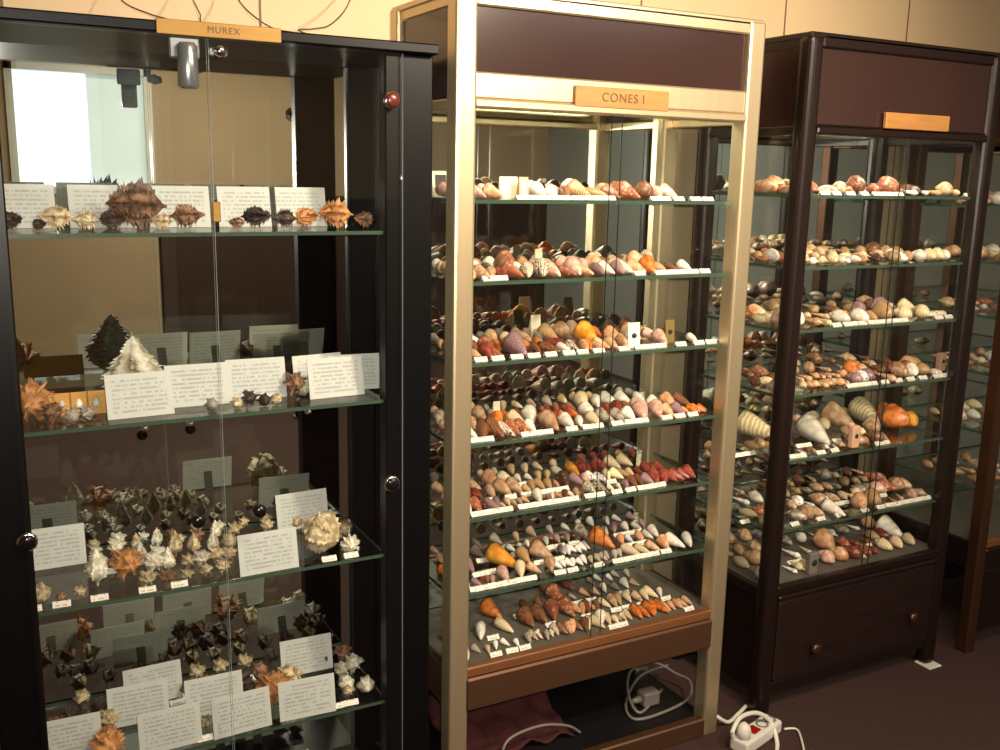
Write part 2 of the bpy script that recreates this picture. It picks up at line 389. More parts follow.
# --- the case beyond
FX0, FX1, FD = 2.935, 3.75, .45
FS = [1.53, 1.35, 1.17, .98, .78, .58]
far, P, W = case(FX0, FX1, FD, 1.98, 1.75, 1.7232, FS, .40, .30, (M['brassdark'], M['panel'], M['bronze']),
    'last glass case at the edge of the picture with a bronze corner post', .40, True, post=.045, bev=.006)
P(MB().box(.04, W - .04, 0, .03, .08, .3, .004), 'base_panel', M['bronze'])

for x0, x1, z, e in ((MX0, MX1, 1.803, 2.6), (RX0, RX1, 1.784, 3)):
    lamp('case_light', 'AREA', ((x0 + x1)/2, Y0 + .10, z), ((x0 + x1)/2, Y0 + .13, 0), e, (1, .95, .72), shape='RECTANGLE', size=.68, size_y=.03)

# --- black case with two glass doors
LX0, LX1, LD = -.025, .8995, .364
LS = [1.474, 1.0992, .7321, .3607]; LDK = .05; LT = 1.8646
black = thing('display_case', 'black framed cabinet of spiny shells with two frameless glass doors', 'display case', (LX0, Y0, 0), 'glazed shell cases along the wall')
LW = LX1 - LX0
def PL(mb, n, m_): return mb.build(n, M[m_] if isinstance(m_, str) else m_, black)
for x0, x1, y0, y1 in ((0, .085, 0, .04), (LW - .11, LW, 0, .04), (0, .06, LD - .04, LD), (LW - .075, LW, LD - .04, LD)):
    PL(MB().box(x0, x1, y0, y1, .04, LT - .021, .003), 'post', 'black')
PL(MB().box(-.006, LW + .004, -.024, LD + .006, LT - .021, LT, .003), 'top_panel', 'black')
PL(MB().box(0, LW, .0, LD, 0, .045, .003), 'plinth', 'black')
PL(MB().box(.06, LW - .07, .03, LD - .012, .045, LDK, 0), 'deck', 'blackboard')
PL(MB().box(.02, LW - .02, LD - .02, LD - .012, .05, LT - .021), 'back_mirror', 'mirror')
PL(MB().box(.004, LW - .004, LD - .011, LD - .003, .05, LT - .021), 'back_board', 'blackboard')
for x in (.01, LW - .016):
    glass_slab((x, x + .006, .04, LD - .04, .05, LT - .021), 'side_glass', black, 'edge')
for z in LS:
    glass_slab((.02, LW - .105, .014, LD - .024, z - .008, z), 'glass_shelf', black, 'edge', 'shelfglass')
dl = glass_slab((.05 - LX0, .4225 - LX0, -.012, -.006, .06, LT - .024), 'glass_door', black, 'dooredge')
dr = glass_slab((.4265 - LX0, .8255 - LX0, -.012, -.006, .06, LT - .024), 'glass_door', black, 'dooredge')
def round_cap(px, py, parent, name, r, mat, deep=.02):
    p = at_y(px, py, Y0 - .012)
    return MB().lathe([(r*.55, 0), (r*.6, deep*.3), (r, deep*.4), (r, deep*.75), (r*.82, deep), (r*.1, deep)], 18, Matrix.Translation((p.x - LX0, -.0125, p.z)) @ Matrix.Rotation(PI/2, 4, 'X')).build(name, M[mat], parent)
hg = []
for d, px, py in ((dr, 391, 100), (dr, 391, 483), (dl, 27, 541)):
    h = round_cap(px, py, d, 'hinge_cup', .019, 'chrome', .01)
    round_cap(px, py, h, 'hinge_cap', .0155, 'cupred' if py == 100 else 'knob', .016)
round_cap(197, 519, dl, 'knob', .014, 'knob', .024)
round_cap(258, 509, dr, 'knob', .014, 'knob', .024)
# the chrome lock at the top of the doors
p = at_y(186, 60, Y0 - .02)
lk = MB().box(p.x - LX0 - .030, p.x - LX0 + .026, -.022, -.0125, 1.80, LT - .026, .003).build('lock', M['silver'], dl)
MB().lathe([(.016, 0), (.019, .004), (.019, .075), (.014, .082), (.004, .083)], 18, Matrix.Translation((p.x - LX0, -.034, p.z - .052))).build('lock_barrel', M['silver'], lk)
p = at_y(216, 52, Y0 - .02)
lk2 = MB().box(p.x - LX0 - .014, p.x - LX0 + .022, -.020, -.0125, 1.808, LT - .04, .003).build('strike_plate', M['silver'], dr)
MB().lathe([(.012, 0), (.013, .003), (.009, .014), (.002, .015)], 14, Matrix.Translation((p.x - LX0 + .006, -.02, 1.818)) @ Matrix.Rotation(PI/2, 4, 'X')).build('lock_button', M['chrome'], lk2)
p = at_y(217, 212, Y0 - .02)
MB().box(p.x - LX0 - .008, p.x - LX0 + .008, -.018, -.0125, p.z - .02, p.z + .02, .002).build('finger_catch', M['brassplate'], dr)
for px, py in ((145, 428), (190, 425), (308, 415)):
    p = at_y(px, py, Y0 + .03)
    PL(MB().lathe([(.004, 0), (.008, .003), (.008, .007), (.003, .012)], 12, Matrix.Translation((p.x - LX0, .03, LS[1] - .021))), 'shelf_button', 'chrome')
p = at_y(399, 178, Y0)
PL(MB().lathe([(.006, 0), (.007, .002), (.003, .006)], 12, Matrix.Translation((p.x - LX0 + .004, 0, p.z)) @ Matrix.Rotation(PI/2, 4, 'X')), 'stile_glint', 'chrome')  # chrome stud stands in for a small highlight on the stile
pl = PL(MB().box(.33 - LX0, .563 - LX0, -.030, -.024, LT - .024, LT + .003, .001), 'name_plate', 'brassplate')
lettering('MUREX', .017, M['ink'], pl, (.452 - LX0, -.0304, LT - .0105))

# ------------------------------------------------------------------ shell meshes, one unit long, lying on the shelf, tip towards -Y
def shell_mesh(name, prof, n=20, lip=.12, spikes=(), ridge=0, tilt=0.0, flat=1.0, swirl=0, knob=0, upright=False, seed=1, rough=0):
    """prof: (t along the axis, radius). A wall that widens once round to a lip, with optional axial folds, knobs and spines."""
    rr = random.Random(seed); bm = bmesh.new(); rings = []
    for i, (t, r) in enumerate(prof):
        ring = []
        for k in range(n):
            th = 2*PI*k/n; q = r*(1 + lip*(k/n - .5))
            q *= 1 + ridge*math.cos(th*7 + t*swirl)
            q *= 1 + rough*rr.uniform(-1, 1)
            if knob and knob[0] < t < knob[1]: q *= 1 + knob[2]*max(0, math.cos(th*6))
            ring.append(bm.verts.new((q*math.cos(th + 2.2), t - .5, q*math.sin(th + 2.2)*flat)))
        rings.append(ring)
    for i, (a, b_) in enumerate(zip(rings, rings[1:])):
        for k in range(n):
            q = (a[k], a[(k+1) % n], b_[(k+1) % n], b_[k])
            sp_ = next((s for s in spikes if s[0] <= prof[i][0] < s[1] and (k + s[4]) % s[2] == 0), None)
            if sp_ and prof[i][1] > .03:
                c = sum((v.co for v in q), Vector())/4; ax = Vector((0, c.y, 0)); d = (c - ax).normalized()
                d = (d + Vector((rr.uniform(-.25, .25), rr.uniform(-.5, .25), rr.uniform(-.2, .2)))).normalized()
                tip = bm.verts.new(c + d*sp_[3]*rr.uniform(.7, 1.2))
                for e in range(4):
                    f = bm.faces.new((q[e], q[(e+1) % 4], tip)); f.smooth = False
            else:
                f = bm.faces.new(q); f.smooth = True
    bm.faces.new(rings[0][::-1]); bm.faces.new(rings[-1])
    mt = Matrix.Rotation(PI/2 if upright else tilt, 4, 'X')
    bmesh.ops.transform(bm, matrix=mt, verts=bm.verts)
    zs = min(v.co.z for v in bm.verts)
    bmesh.ops.translate(bm, vec=(0, 0, -zs), verts=bm.verts)
    bmesh.ops.recalc_face_normals(bm, faces=bm.faces)
    me = bpy.data.meshes.new(name); bm.to_mesh(me); bm.free(); me.materials.append(M['cream'])
    return me
def cone_prof(rad, spire=.14, convex=.15, steps=3):
    p = []
    for i in range(9):
        t = i/8; p.append((t*(1 - spire), .035 + (rad - .035)*(t + convex*math.sin(PI*t))))
    r0 = p[-1][1]
    for s in range(steps):
        a = 1 - (s + .12)/(steps + .3); t0 = 1 - spire + spire*s/steps
        p.append((t0 + spire*.12, r0*(1 - s/(steps + .4))*.93)); p.append((t0 + spire*.75/1, r0*(1 - (s + .75)/(steps + .4))))
    p.append((1, .012)); return p
def whorl_prof(rad, spire=.45, steps=5, canal=.0, body=.55):
    """bulging body whorl, then a stepped spire; canal: length of the thin front stem"""
    p = []
    if canal:
        for i in range(4): p.append((canal*i/4, .022 + .02*i/4))
    for i in range(7):
        t = i/6; p.append((canal + (1 - canal - spire)*t, max(.03, rad*math.sin(PI*(.06 + .62*t))**.8)))
    r0 = p[-1][1]
    for s in range(steps):
        t0 = 1 - spire + spire*s/steps; k0, k1 = 1 - s/(steps + .25), 1 - (s + 1)/(steps + .25)
        p.append((t0 + spire/steps*.12, r0*k0*.86)); p.append((t0 + spire/steps*.5, r0*(k0*.45 + k1*.55)*1.05)); 
    p.append((1, .012)); return p
def egg_prof(rad):
    return [(t/10, max(.03, rad*math.sin(PI*min(1, max(.03, t/10)))**.6)) for t in range(11)]
SH = {
    'cone': shell_mesh('cone_a', cone_prof(.25), tilt=.2),
    'conefat': shell_mesh('cone_b', cone_prof(.32, .12, .12), tilt=.26),
    'coneslim': shell_mesh('cone_c', cone_prof(.19, .18, .3), tilt=.14),
    'conehigh': shell_mesh('cone_d', cone_prof(.23, .28, .18, 4), tilt=.16),
    'olive': shell_mesh('olive', egg_prof(.2), tilt=0, lip=.15),
    'whelk': shell_mesh('whelk', whorl_prof(.31, .42), tilt=.12, lip=.2),
    'volute': shell_mesh('volute', whorl_prof(.25, .3, 4), tilt=.1, lip=.22, knob=(.5, .72, .18)),
    'spindle': shell_mesh('spindle', whorl_prof(.19, .5, 6, .14), tilt=.06, lip=.16, ridge=.05),
    'auger': shell_mesh('auger', whorl_prof(.13, .72, 8), tilt=.1, lip=.1),
    'helmet': shell_mesh('helmet', whorl_prof(.36, .2, 3), tilt=.1, lip=.3, knob=(.55, .85, .16)),
    'murex': shell_mesh('murex_a', whorl_prof(.25, .4, 5, .16), n=24, tilt=.05, lip=.12, ridge=.07, spikes=((.2, .8, 8, .2, 0), (.2, .7, 8, .13, 4)), seed=3, rough=.09),
    'murexbig': shell_mesh('murex_b', whorl_prof(.3, .36, 5, .1), n=27, tilt=.05, lip=.15, ridge=.06, spikes=((.12, .9, 3, .17, 0),), seed=5, rough=.09),
    'murexup': shell_mesh('murex_c', whorl_prof(.24, .42, 5, .14), n=24, upright=True, lip=.12, ridge=.08, spikes=((.2, .85, 6, .10, 0),), seed=9, rough=.09),
    'murextop': shell_mesh('murex_f', whorl_prof(.38, .46, 5, .06), n=26, upright=True, lip=.15, ridge=.08, spikes=((.1, .7, 5, .12, 0), (.7, .95, 6, .07, 2)), seed=21, rough=.09),
    'murexball': shell_mesh('murex_g', whorl_prof(.46, .34, 4, .04), n=26, tilt=.3, lip=.15, ridge=.06, spikes=((.08, .6, 4, .09, 0), (.6, .97, 5, .08, 2)), seed=31, rough=.07),
    'murexlow': shell_mesh('murex_d', whorl_prof(.27, .38, 4, .08), n=20, tilt=.05, lip=.12, ridge=.12, knob=(.3, .9, .22), seed=4, rough=.09),
    'muresfrond': shell_mesh('murex_e', whorl_prof(.26, .42, 5, .1), n=24, tilt=.05, lip=.1, ridge=.1, spikes=((.1, .9, 4, .12, 1), (.3, .8, 8, .22, 0)), seed=12, rough=.09),
}
C = {}
def sm(k, word, c1, c2, *a, **kw): C[k] = (shell_mat('shell_' + k, c1, c2, *a, **kw), word)
sm('bei', 'beige', (206, 172, 138), (178, 128, 92), 'mottle', 5)
sm('pin', 'pale pink', (222, 184, 168), (196, 140, 122), 'mottle', 5)
sm('mau', 'mauve', (172, 136, 136), (132, 96, 100), 'bands', 8)
sm('bro', 'brown', (142, 92, 62), (92, 54, 36), 'flames', 8)
sm('dar', 'dark brown', (74, 48, 40), (186, 150, 122), 'spots', 7, .22)
sm('red', 'brick red', (158, 76, 60), (116, 48, 38), 'mottle', 6)
sm('ora', 'orange', (222, 132, 62), (186, 92, 36), 'mottle', 5)
sm('yel', 'yellow orange', (232, 164, 66), (214, 132, 40), 'mottle', 4)
sm('cre', 'cream', (234, 216, 182), (206, 172, 122), 'bands', 7)
sm('whi', 'white', (240, 232, 220), (222, 204, 184), 'mottle', 5)
sm('gre', 'grey', (180, 164, 146), (120, 104, 92), 'mottle', 6)
sm('spo', 'purple-spotted', (230, 220, 214), (92, 66, 84), 'spots', 8, .34)
sm('ten', 'brown-netted', (232, 216, 196), (104, 64, 42), 'flames', 12, .45)
sm('str', 'dark striped', (226, 206, 180), (52, 36, 32), 'flames', 9)
sm('pea', 'peach', (228, 176, 136), (206, 140, 98), 'mottle', 5)
sm('tan', 'tan', (196, 158, 112), (152, 108, 70), 'bands', 8)
sm('rbr', 'red brown', (156, 88, 62), (204, 156, 118), 'spots', 6, .3)
sm('mur', 'pale tan', (206, 190, 156), (160, 134, 98), 'mottle', 6, rough=.6)
sm('mwh', 'chalky white', (226, 222, 206), (190, 178, 150), 'mottle', 7, rough=.6)
sm('mbr', 'brown', (150, 112, 82), (90, 62, 46), 'mottle', 6, rough=.6)
sm('mdk', 'dark brown', (78, 58, 48), (48, 36, 32), 'mottle', 8, rough=.6)
sm('mor', 'orange tan', (204, 146, 92), (160, 104, 60), 'mottle', 6, rough=.6)
sm('mst', 'zebra-striped', (216, 206, 190), (34, 28, 28), 'bands', 16, rough=.5)
WORD = dict(cone='cone', conefat='broad cone', coneslim='slender cone', conehigh='tall-spired cone', olive='olive-shaped shell', whelk='whelk', volute='volute', spindle='spindle shell',
            auger='auger shell', helmet='knobbed helmet shell', murex='spiny murex', murexbig='large spiny murex', murexup='upright spiny murex', murextop='broad spiny shell', murexball='round spiny shell', murexlow='knobbly murex', muresfrond='frilled murex')
NAME = dict(cone='cone_shell', conefat='cone_shell', coneslim='cone_shell', conehigh='cone_shell', olive='olive_shell', whelk='whelk_shell', volute='volute_shell', spindle='spindle_shell',
            auger='auger_shell', helmet='helmet_shell', murex='murex_shell', murexbig='murex_shell', murexup='murex_shell', murextop='murex_shell', murexball='murex_shell', murexlow='murex_shell', muresfrond='murex_shell')
PROTO = {}
def put_shell(kind, mat, x, y, z, size, rz, label, group):
    if kind not in PROTO:
        o = bpy.data.objects.new(NAME[kind], SH[kind]); PROTO[kind] = o
    else:
        o = PROTO[kind].copy()
    COL.objects.link(o)
    o.material_slots[0].link = 'OBJECT'; o.material_slots[0].material = C[mat][0]
    o.location = (x, y, z + .0004); o.scale = (size, size, size); o.rotation_euler = (0, 0, rz)
    tag(o, label, 'shell', group); return o

ROWWORD = {1: 'front row', 2: 'second row', 3: 'third row', 4: 'fourth row', 5: 'fifth row'}
TALLY = {}
GROW = {'brass case': lambda z: (1.32, 1.1) if z > .9 else (1.15, 1.15), 'brown case': lambda z: (1.2, 1.25), 'black cabinet': lambda z: (1, 1)}
RANGE = {'brass case': (MX0 + .032, MX1 - .032), 'brown case': (RX0 + .032, RX1 - .032), 'black cabinet': (LX0 + .03, LX1 - .108)}
DEEP = {'brass case': MD - .026, 'brown case': RD - .026, 'black cabinet': LD - .026}
CONES = []                      # every cone shell, sorted out at the end
def fill(case_words, shelf_words, z, y_front, rows, face=0.0, spread=.45):
    """rows: {row number: (depth, [(px0, px1, n, size, kinds, colours), ...])}; positions are read along the shelf at that depth"""
    for rn, (dy, segs) in rows.items():
        Y = y_front + dy; items = []
        for (p0, p1, n, size, kinds, cols) in segs:
            gs, gn = GROW[case_words](z)
            if size < .06: size *= gs
            if n > 1 and size < .065: n = round(n*gn + .2)
            lo, hi = RANGE[case_words]; hf = size*.32
            a, b_ = max(shelf_x(p0, Y, z), lo + hf*.5), min(shelf_x(p1, Y, z), hi - hf*.5)
            for k in range(n):
                u = a + (b_ - a)*((k + .5)/n) + R.uniform(-.12, .12)*(b_ - a)/n
                items.append((min(max(u, lo + hf), hi - hf), R.choice(kinds.split()), R.choice(cols.split()), size*R.uniform(.85, 1.12)))
        items.sort()
        for i, (u, kd, cl, sz) in enumerate(items):
            lab = f"{C[cl][1]} {WORD[kd]}, {ordinal(i+1)} from left, {ROWWORD[rn]}, {shelf_words} of the {case_words}"
            turn = face + R.uniform(-spread, spread)
            yy = min(max(Y + R.uniform(-.008, .008), y_front + .012 + sz*.5), y_front + DEEP[case_words] - sz*.52)
            args = (kd, cl, u, yy, z, sz, turn, lab, f"shells on the {shelf_words} of the {case_words}")
            if NAME[kd] == 'cone_shell' and case_words == 'brass case': CONES.append((sz/(1 + .35*(rn - 1)*(1 if z > 1 else .5)), args))
            else: put_shell(*args)

# small folded tags and large printed cards
def tent(wd, ht, lean, back):
    th = .0012; a = lean
    p = [(0, 0), (ht*math.sin(a), ht*math.cos(a)), (ht*math.sin(a) + back, 0), (ht*math.sin(a) + back - th*1.5, 0), (ht*math.sin(a), ht*math.cos(a) - th*2.5), (th*1.3, 0)]
    return MB().extrude_profile(p, -wd/2, wd/2)
TAG = tent(.034, .0135, .7, .006).mesh('tag', [M['tag']])
TAGW = tent(.062, .0135, .7, .006).mesh('tag_wide', [M['tag']])
def plate(wd, ht, lean, th=.0012):
    c_, s_ = math.cos(lean), math.sin(lean)
    return MB().extrude_profile([(0, 0), (ht*s_, ht*c_), (ht*s_ + th*c_, ht*c_ - th*s_), (th/c_, 0)], -wd/2, wd/2)
CARD = plate(.142, .098, .2).mesh('card', [M['card']])
STRUT = MB().extrude_profile([(.0125, .055), (.0137, .056), (.034, .0006), (.032, 0)], -.012, .012).mesh('strut', [M['card']])
first = {}
def put(name, me, x, y, z, rz, label, cat, group, sc=1):
    if name not in first: o = bpy.data.objects.new(name, me); first[name] = o
    else: o = first[name].copy(); o.data = me
    COL.objects.link(o); o.location = (x, y, z + .0004); o.rotation_euler = (0, 0, rz); o.scale = (sc, sc, sc)
    return tag(o, label, cat, group)
def tags(case_words, shelf_words, z, y_front, rows):
    for rn, (dy, pxs) in rows.items():
        Y = y_front + dy
        for i, px in enumerate(pxs):
            put('paper_tag', TAGW if R.random() < .25 else TAG, shelf_x(px, Y, z), Y, z, R.uniform(-.08, .08),
                f"white paper tag, {ordinal(i+1)} from left, {'front edge' if rn == 0 else ROWWORD[rn] + ' of tags'}, {shelf_words} of the {case_words}", 'tag', f"paper tags on the {shelf_words} of the {case_words}")

# ------------------------------------------------------------------ brass case: cones
BC = 'brass case'
SW = ['first shelf', 'second shelf', 'third shelf', 'fourth shelf', 'fifth shelf', 'sixth shelf']
CN = 'cone conefat cone coneslim'
fill(BC, SW[0], MS[0], Y0, {
    1: (.10, [(456, 498, 3, .05, CN, 'bei pin'), (534, 572, 3, .05, CN, 'whi bei bro'), (574, 604, 2, .058, CN, 'tan ora'), (606, 650, 3, .062, 'conefat helmet', 'rbr bro'), (652, 676, 2, .05, CN, 'pin dar')]),
    2: (.19, [(440, 480, 3, .05, CN, 'bei pin'), (530, 655, 8, .055, CN, 'rbr bei bro whi')]),
    3: (.28, [(440, 640, 8, .05, CN, 'bei bro pin')])})
fill(BC, SW[1], MS[1], Y0, {
    1: (.085, [(454, 496, 3, .048, CN, 'whi bei'), (497, 520, 2, .05, CN, 'red rbr'), (520, 546, 2, .05, CN, 'ten str'), (546, 592, 4, .05, CN, 'pin rbr pea'), (592, 632, 4, .05, CN, 'whi pin mau'), (633, 664, 3, .05, CN, 'ora bro pea'), (664, 690, 2, .045, CN, 'bro whi')]),
    2: (.165, [(442, 480, 3, .05, CN, 'bei bro'), (480, 510, 2, .05, CN, 'dar bro'), (512, 650, 9, .055, CN, 'pin whi bei pea bro')]),
    3: (.245, [(434, 480, 3, .05, CN, 'bei whi'), (482, 655, 11, .055, CN, 'bei ten pin rbr bro')]),
    4: (.315, [(428, 640, 11, .05, CN, 'bei bro whi')])})
fill(BC, SW[2], MS[2], Y0, {
    1: (.09, [(452, 480, 2, .045, CN, 'whi bei'), (480, 500, 2, .045, CN, 'red rbr'), (500, 530, 1, .085, 'conefat', 'mau'), (531, 556, 2, .055, CN, 'ora bro'), (557, 578, 2, .045, CN, 'str whi'), (580, 606, 3, .045, CN, 'pea ora'), (606, 628, 2, .05, CN, 'bei tan'), (648, 668, 1, .06, 'conefat', 'pin'), (684, 697, 1, .05, 'coneslim', 'whi')]),
    2: (.17, [(440, 480, 3, .05, CN, 'bei bro'), (482, 512, 3, .05, CN, 'rbr bro ora'), (518, 545, 2, .05, CN, 'bro ora'), (545, 564, 3, .036, 'cone', 'red'), (570, 604, 1, .105, 'conefat', 'yel'), (605, 640, 2, .075, 'conefat', 'tan pea'), (645, 665, 2, .045, CN, 'bei pin')]),
    3: (.25, [(432, 500, 4, .05, CN, 'bei whi'), (500, 545, 3, .05, CN, 'gre bei'), (545, 572, 2, .07, 'conefat', 'tan bei'), (574, 650, 4, .06, CN, 'bei tan ora')]),
    4: (.32, [(428, 540, 6, .045, CN, 'gre bei'), (540, 640, 5, .05, CN, 'bei bro')])})
fill(BC, SW[3], MS[3], Y0, {
    1: (.085, [(450, 478, 2, .045, CN, 'whi bei'), (478, 500, 2, .05, CN, 'bro ora'), (500, 536, 3, .048, CN, 'ten rbr whi'), (537, 562, 1, .085, 'cone', 'bei'), (562, 584, 2, .05, CN, 'str whi'), (584, 600, 1, .05, CN, 'cre'), (600, 634, 3, .05, CN, 'whi gre pin'), (634, 662, 2, .055, 'conefat', 'pin whi'), (662, 682, 2, .045, CN, 'pea mau'), (683, 706, 4, .032, 'cone', 'ora pea')]),
    2: (.165, [(440, 478, 3, .045, CN, 'bei pea'), (478, 510, 3, .045, CN, 'bro ora tan'), (510, 536, 2, .05, 'conefat', 'whi cre'), (537, 578, 6, .036, 'cone', 'red ora'), (580, 598, 1, .062, 'conefat', 'whi'), (600, 632, 3, .05, CN, 'red pin bro'), (633, 664, 2, .06, 'conefat', 'whi pin'), (664, 688, 2, .05, CN, 'bro pea')]),
    3: (.245, [(432, 500, 4, .04, CN, 'gre bei'), (500, 575, 9, .032, 'cone', 'red ora rbr'), (575, 645, 5, .05, CN, 'cre whi rbr')]),
    4: (.32, [(428, 640, 13, .04, CN, 'gre bei cre')])})
fill(BC, SW[4], MS[4], Y0, {
    1: (.085, [(448, 474, 2, .045, CN, 'pin whi'), (474, 500, 3, .05, 'coneslim cone', 'rbr dar mau'), (500, 528, 4, .03, CN, 'bei gre'), (528, 545, 1, .05, CN, 'whi'), (545, 584, 6, .03, CN, 'bei bro whi'), (584, 604, 2, .045, CN, 'spo str'), (604, 622, 2, .03, CN, 'cre whi'), (622, 650, 3, .04, CN, 'bro mau'), (652, 692, 5, .044, 'conefat', 'red')]),
    2: (.165, [(440, 482, 3, .05, CN, 'red bei'), (484, 522, 3, .058, 'coneslim cone', 'bei gre mau'), (522, 560, 4, .042, CN, 'pin tan mau'), (556, 572, 1, .05, 'conefat', 'dar'), (572, 604, 3, .05, CN, 'spo pin mau'), (604, 634, 3, .045, CN, 'cre tan'), (636, 664, 3, .042, CN, 'bro red')]),
    3: (.25, [(434, 478, 3, .05, CN, 'red bei'), (480, 500, 1, .075, 'conefat', 'pea'), (500, 514, 1, .055, 'cone', 'cre'), (515, 532, 2, .035, CN, 'whi'), (533, 552, 2, .045, CN, 'cre pea'), (553, 566, 1, .065, 'coneslim', 'whi'), (566, 578, 1, .065, 'coneslim', 'yel'), (578, 604, 3, .045, CN, 'red'), (604, 634, 2, .062, 'conefat', 'whi cre')]),
    4: (.322, [(428, 560, 8, .04, CN, 'gre bei'), (562, 640, 5, .045, CN, 'red rbr bro')])})
fill(BC, SW[5], MS[5], Y0, {
    1: (.085, [(446, 470, 2, .045, CN, 'gre whi'), (472, 494, 3, .034, CN, 'mau bro'), (496, 512, 1, .056, CN, 'pin'), (512, 528, 1, .05, CN, 'cre'), (528, 556, 2, .05, CN, 'bei pin'), (556, 582, 4, .032, 'conefat', 'spo'), (582, 622, 6, .03, 'conefat', 'spo gre'), (622, 646, 2, .055, 'coneslim', 'cre'), (648, 668, 2, .05, CN, 'pea bei'), (668, 690, 2, .058, 'coneslim cone', 'whi cre')]),
    2: (.165, [(440, 474, 3, .045, CN, 'mau ora'), (484, 516, 1, .115, 'cone', 'yel'), (518, 530, 1, .055, 'cone', 'tan'), (533, 556, 1, .08, 'conefat', 'bei'), (560, 590, 5, .034, 'conefat', 'spo'), (592, 614, 1, .08, 'conefat', 'ora'), (616, 660, 4, .045, CN, 'spo gre pea whi')]),
    3: (.25, [(432, 466, 2, .05, CN, 'bei'), (472, 486, 1, .06, 'conefat', 'gre'), (506, 550, 4, .035, CN, 'whi str'), (552, 572, 2, .035, CN, 'mau'), (574, 588, 1, .068, 'conefat', 'gre'), (590, 648, 5, .045, CN, 'mau whi pea')]),
    4: (.322, [(426, 560, 6, .04, CN, 'gre bei'), (560, 636, 5, .04, CN, 'whi mau')])})
fill(BC, 'bottom deck', MDK, Y0, {
    1: (.075, [(444, 470, 2, .045, CN, 'whi gre'), (472, 520, 4, .03, CN, 'whi bei gre'), (526, 560, 5, .034, CN, 'str ten'), (560, 586, 4, .04, 'conefat', 'bro pea'), (586, 612, 3, .045, CN, 'cre whi'), (612, 630, 3, .034, CN, 'gre cre'), (634, 662, 4, .055, 'coneslim', 'ora'), (662, 690, 4, .042, 'coneslim', 'pea bei')]),
    2: (.165, [(440, 468, 2, .05, CN, 'gre'), (470, 488, 1, .085, 'coneslim', 'whi'), (496, 512, 1, .08, 'coneslim', 'cre'), (518, 548, 2, .072, 'conefat', 'bro pea'), (548, 574, 2, .066, 'conefat', 'rbr bro'), (574, 598, 4, .05, 'coneslim', 'pea bro'), (600, 662, 7, .044, CN, 'cre whi bei')]),
    3: (.25, [(484, 500, 1, .075, 'conefat', 'ora'), (520, 545, 2, .06, CN, 'bro'), (550, 566, 1, .07, 'conefat', 'rbr'), (568, 640, 6, .04, CN, 'whi gre bei')]),
    4: (.325, [(540, 552, 1, .055, CN, 'bro'), (556, 576, 1, .07, 'coneslim', 'bro'), (585, 630, 4, .035, CN, 'gre whi')])})
tags(BC, SW[0], MS[0], Y0, {0: (.045, [529, 541, 553, 566, 579, 592, 606, 662, 680, 697, 709])})
tags(BC, SW[1], MS[1], Y0, {0: (.045, [490, 502, 641, 662, 678, 694, 706])})
tags(BC, SW[2], MS[2], Y0, {0: (.045, [482, 499, 518, 535, 552, 570, 584, 600, 625, 646, 662, 682, 700, 712])})
tags(BC, SW[3], MS[3], Y0, {0: (.045, [483, 533, 548, 573, 594, 618, 632, 644, 668, 681, 694])})
tags(BC, SW[4], MS[4], Y0, {0: (.045, [478, 484, 496, 508, 530, 542, 553, 560, 574, 596, 618, 632, 648, 658]), 1: (.125, [492, 512, 528, 546, 560, 612, 683]), 2: (.205, [500, 522, 534, 645])})
tags(BC, SW[5], MS[5], Y0, {0: (.045, [477, 487, 500, 514, 527, 561, 574, 600, 619, 634, 646, 655, 667]), 1: (.125, [484, 492, 545, 556, 630, 640]), 2: (.205, [483, 518, 532, 546, 561, 575, 620, 634])})
tags(BC, 'bottom deck', MDK, Y0, {0: (.035, [497, 513, 526, 615, 624, 690]), 1: (.12, [494, 552, 588, 617, 628, 643, 667]), 2: (.205, [520, 571, 583, 592, 625])})
# small upright cards and boxes among the cones
def easel(name, px, Y, z, wd, ht, mat, label, cat, face=None, hole=None):
    x = shelf_x(px, Y, z)
    o = tent(wd, ht, .08, ht*.3).build(name, M[mat], None, (x, Y, z + .0004))
    if face: MB().box(-wd*.33, wd*.33, -.0012, .0006, ht*.14, ht*.86, .0004, 1, Matrix.Rotation(-.08, 4, 'X')).build('picture', M[face], o)
    if hole: MB().lathe([(hole, 0), (hole*.9, .004), (hole*.3, .006)], 14, Matrix.Translation((0, ht*.5*.08 - .0002, ht*.48)) @ Matrix.Rotation(PI/2, 4, 'X')).build('mounted_shell', M['darkspot'], o)
    return tag(o, label, cat)
easel('display_card', 509, 2.14, MS[0], .05, .052, 'cream', 'wide cream card among the cones on the first shelf of the brass case', 'card')
easel('framed_picture', 524, 2.11, MS[0], .026, .052, 'pinkcard', 'narrow pink framed picture on the first shelf beside the cream card', 'picture', 'cream')
easel('framed_picture', 441, 2.24, MS[0], .044, .062, 'cream', 'white framed oval picture at the side glass, first shelf of brass case', 'picture', 'darkspot')
easel('display_card', 539, 2.30, MS[1], .022, .05, 'cream', 'small blank upright card behind the cones on the second shelf', 'card')
easel('display_card', 536, 2.31, MS[2], .03, .062, 'cream', 'small cream card upright at the back of the third shelf', 'card')
easel('display_card', 634, 2.07, MS[2], .038, .066, 'white', 'tall white card with one dark shell mounted, third shelf of brass case', 'card', None, .007)
easel('display_card', 670, 2.10, MS[2], .03, .062, 'olive', 'tall olive card with a dark shell mounted, third shelf of brass case', 'card', None, .006)
easel('display_card', 497, 2.24, MS[3], .02, .045, 'cream', 'narrow cream card upright on the fourth shelf behind the brown cones', 'card')

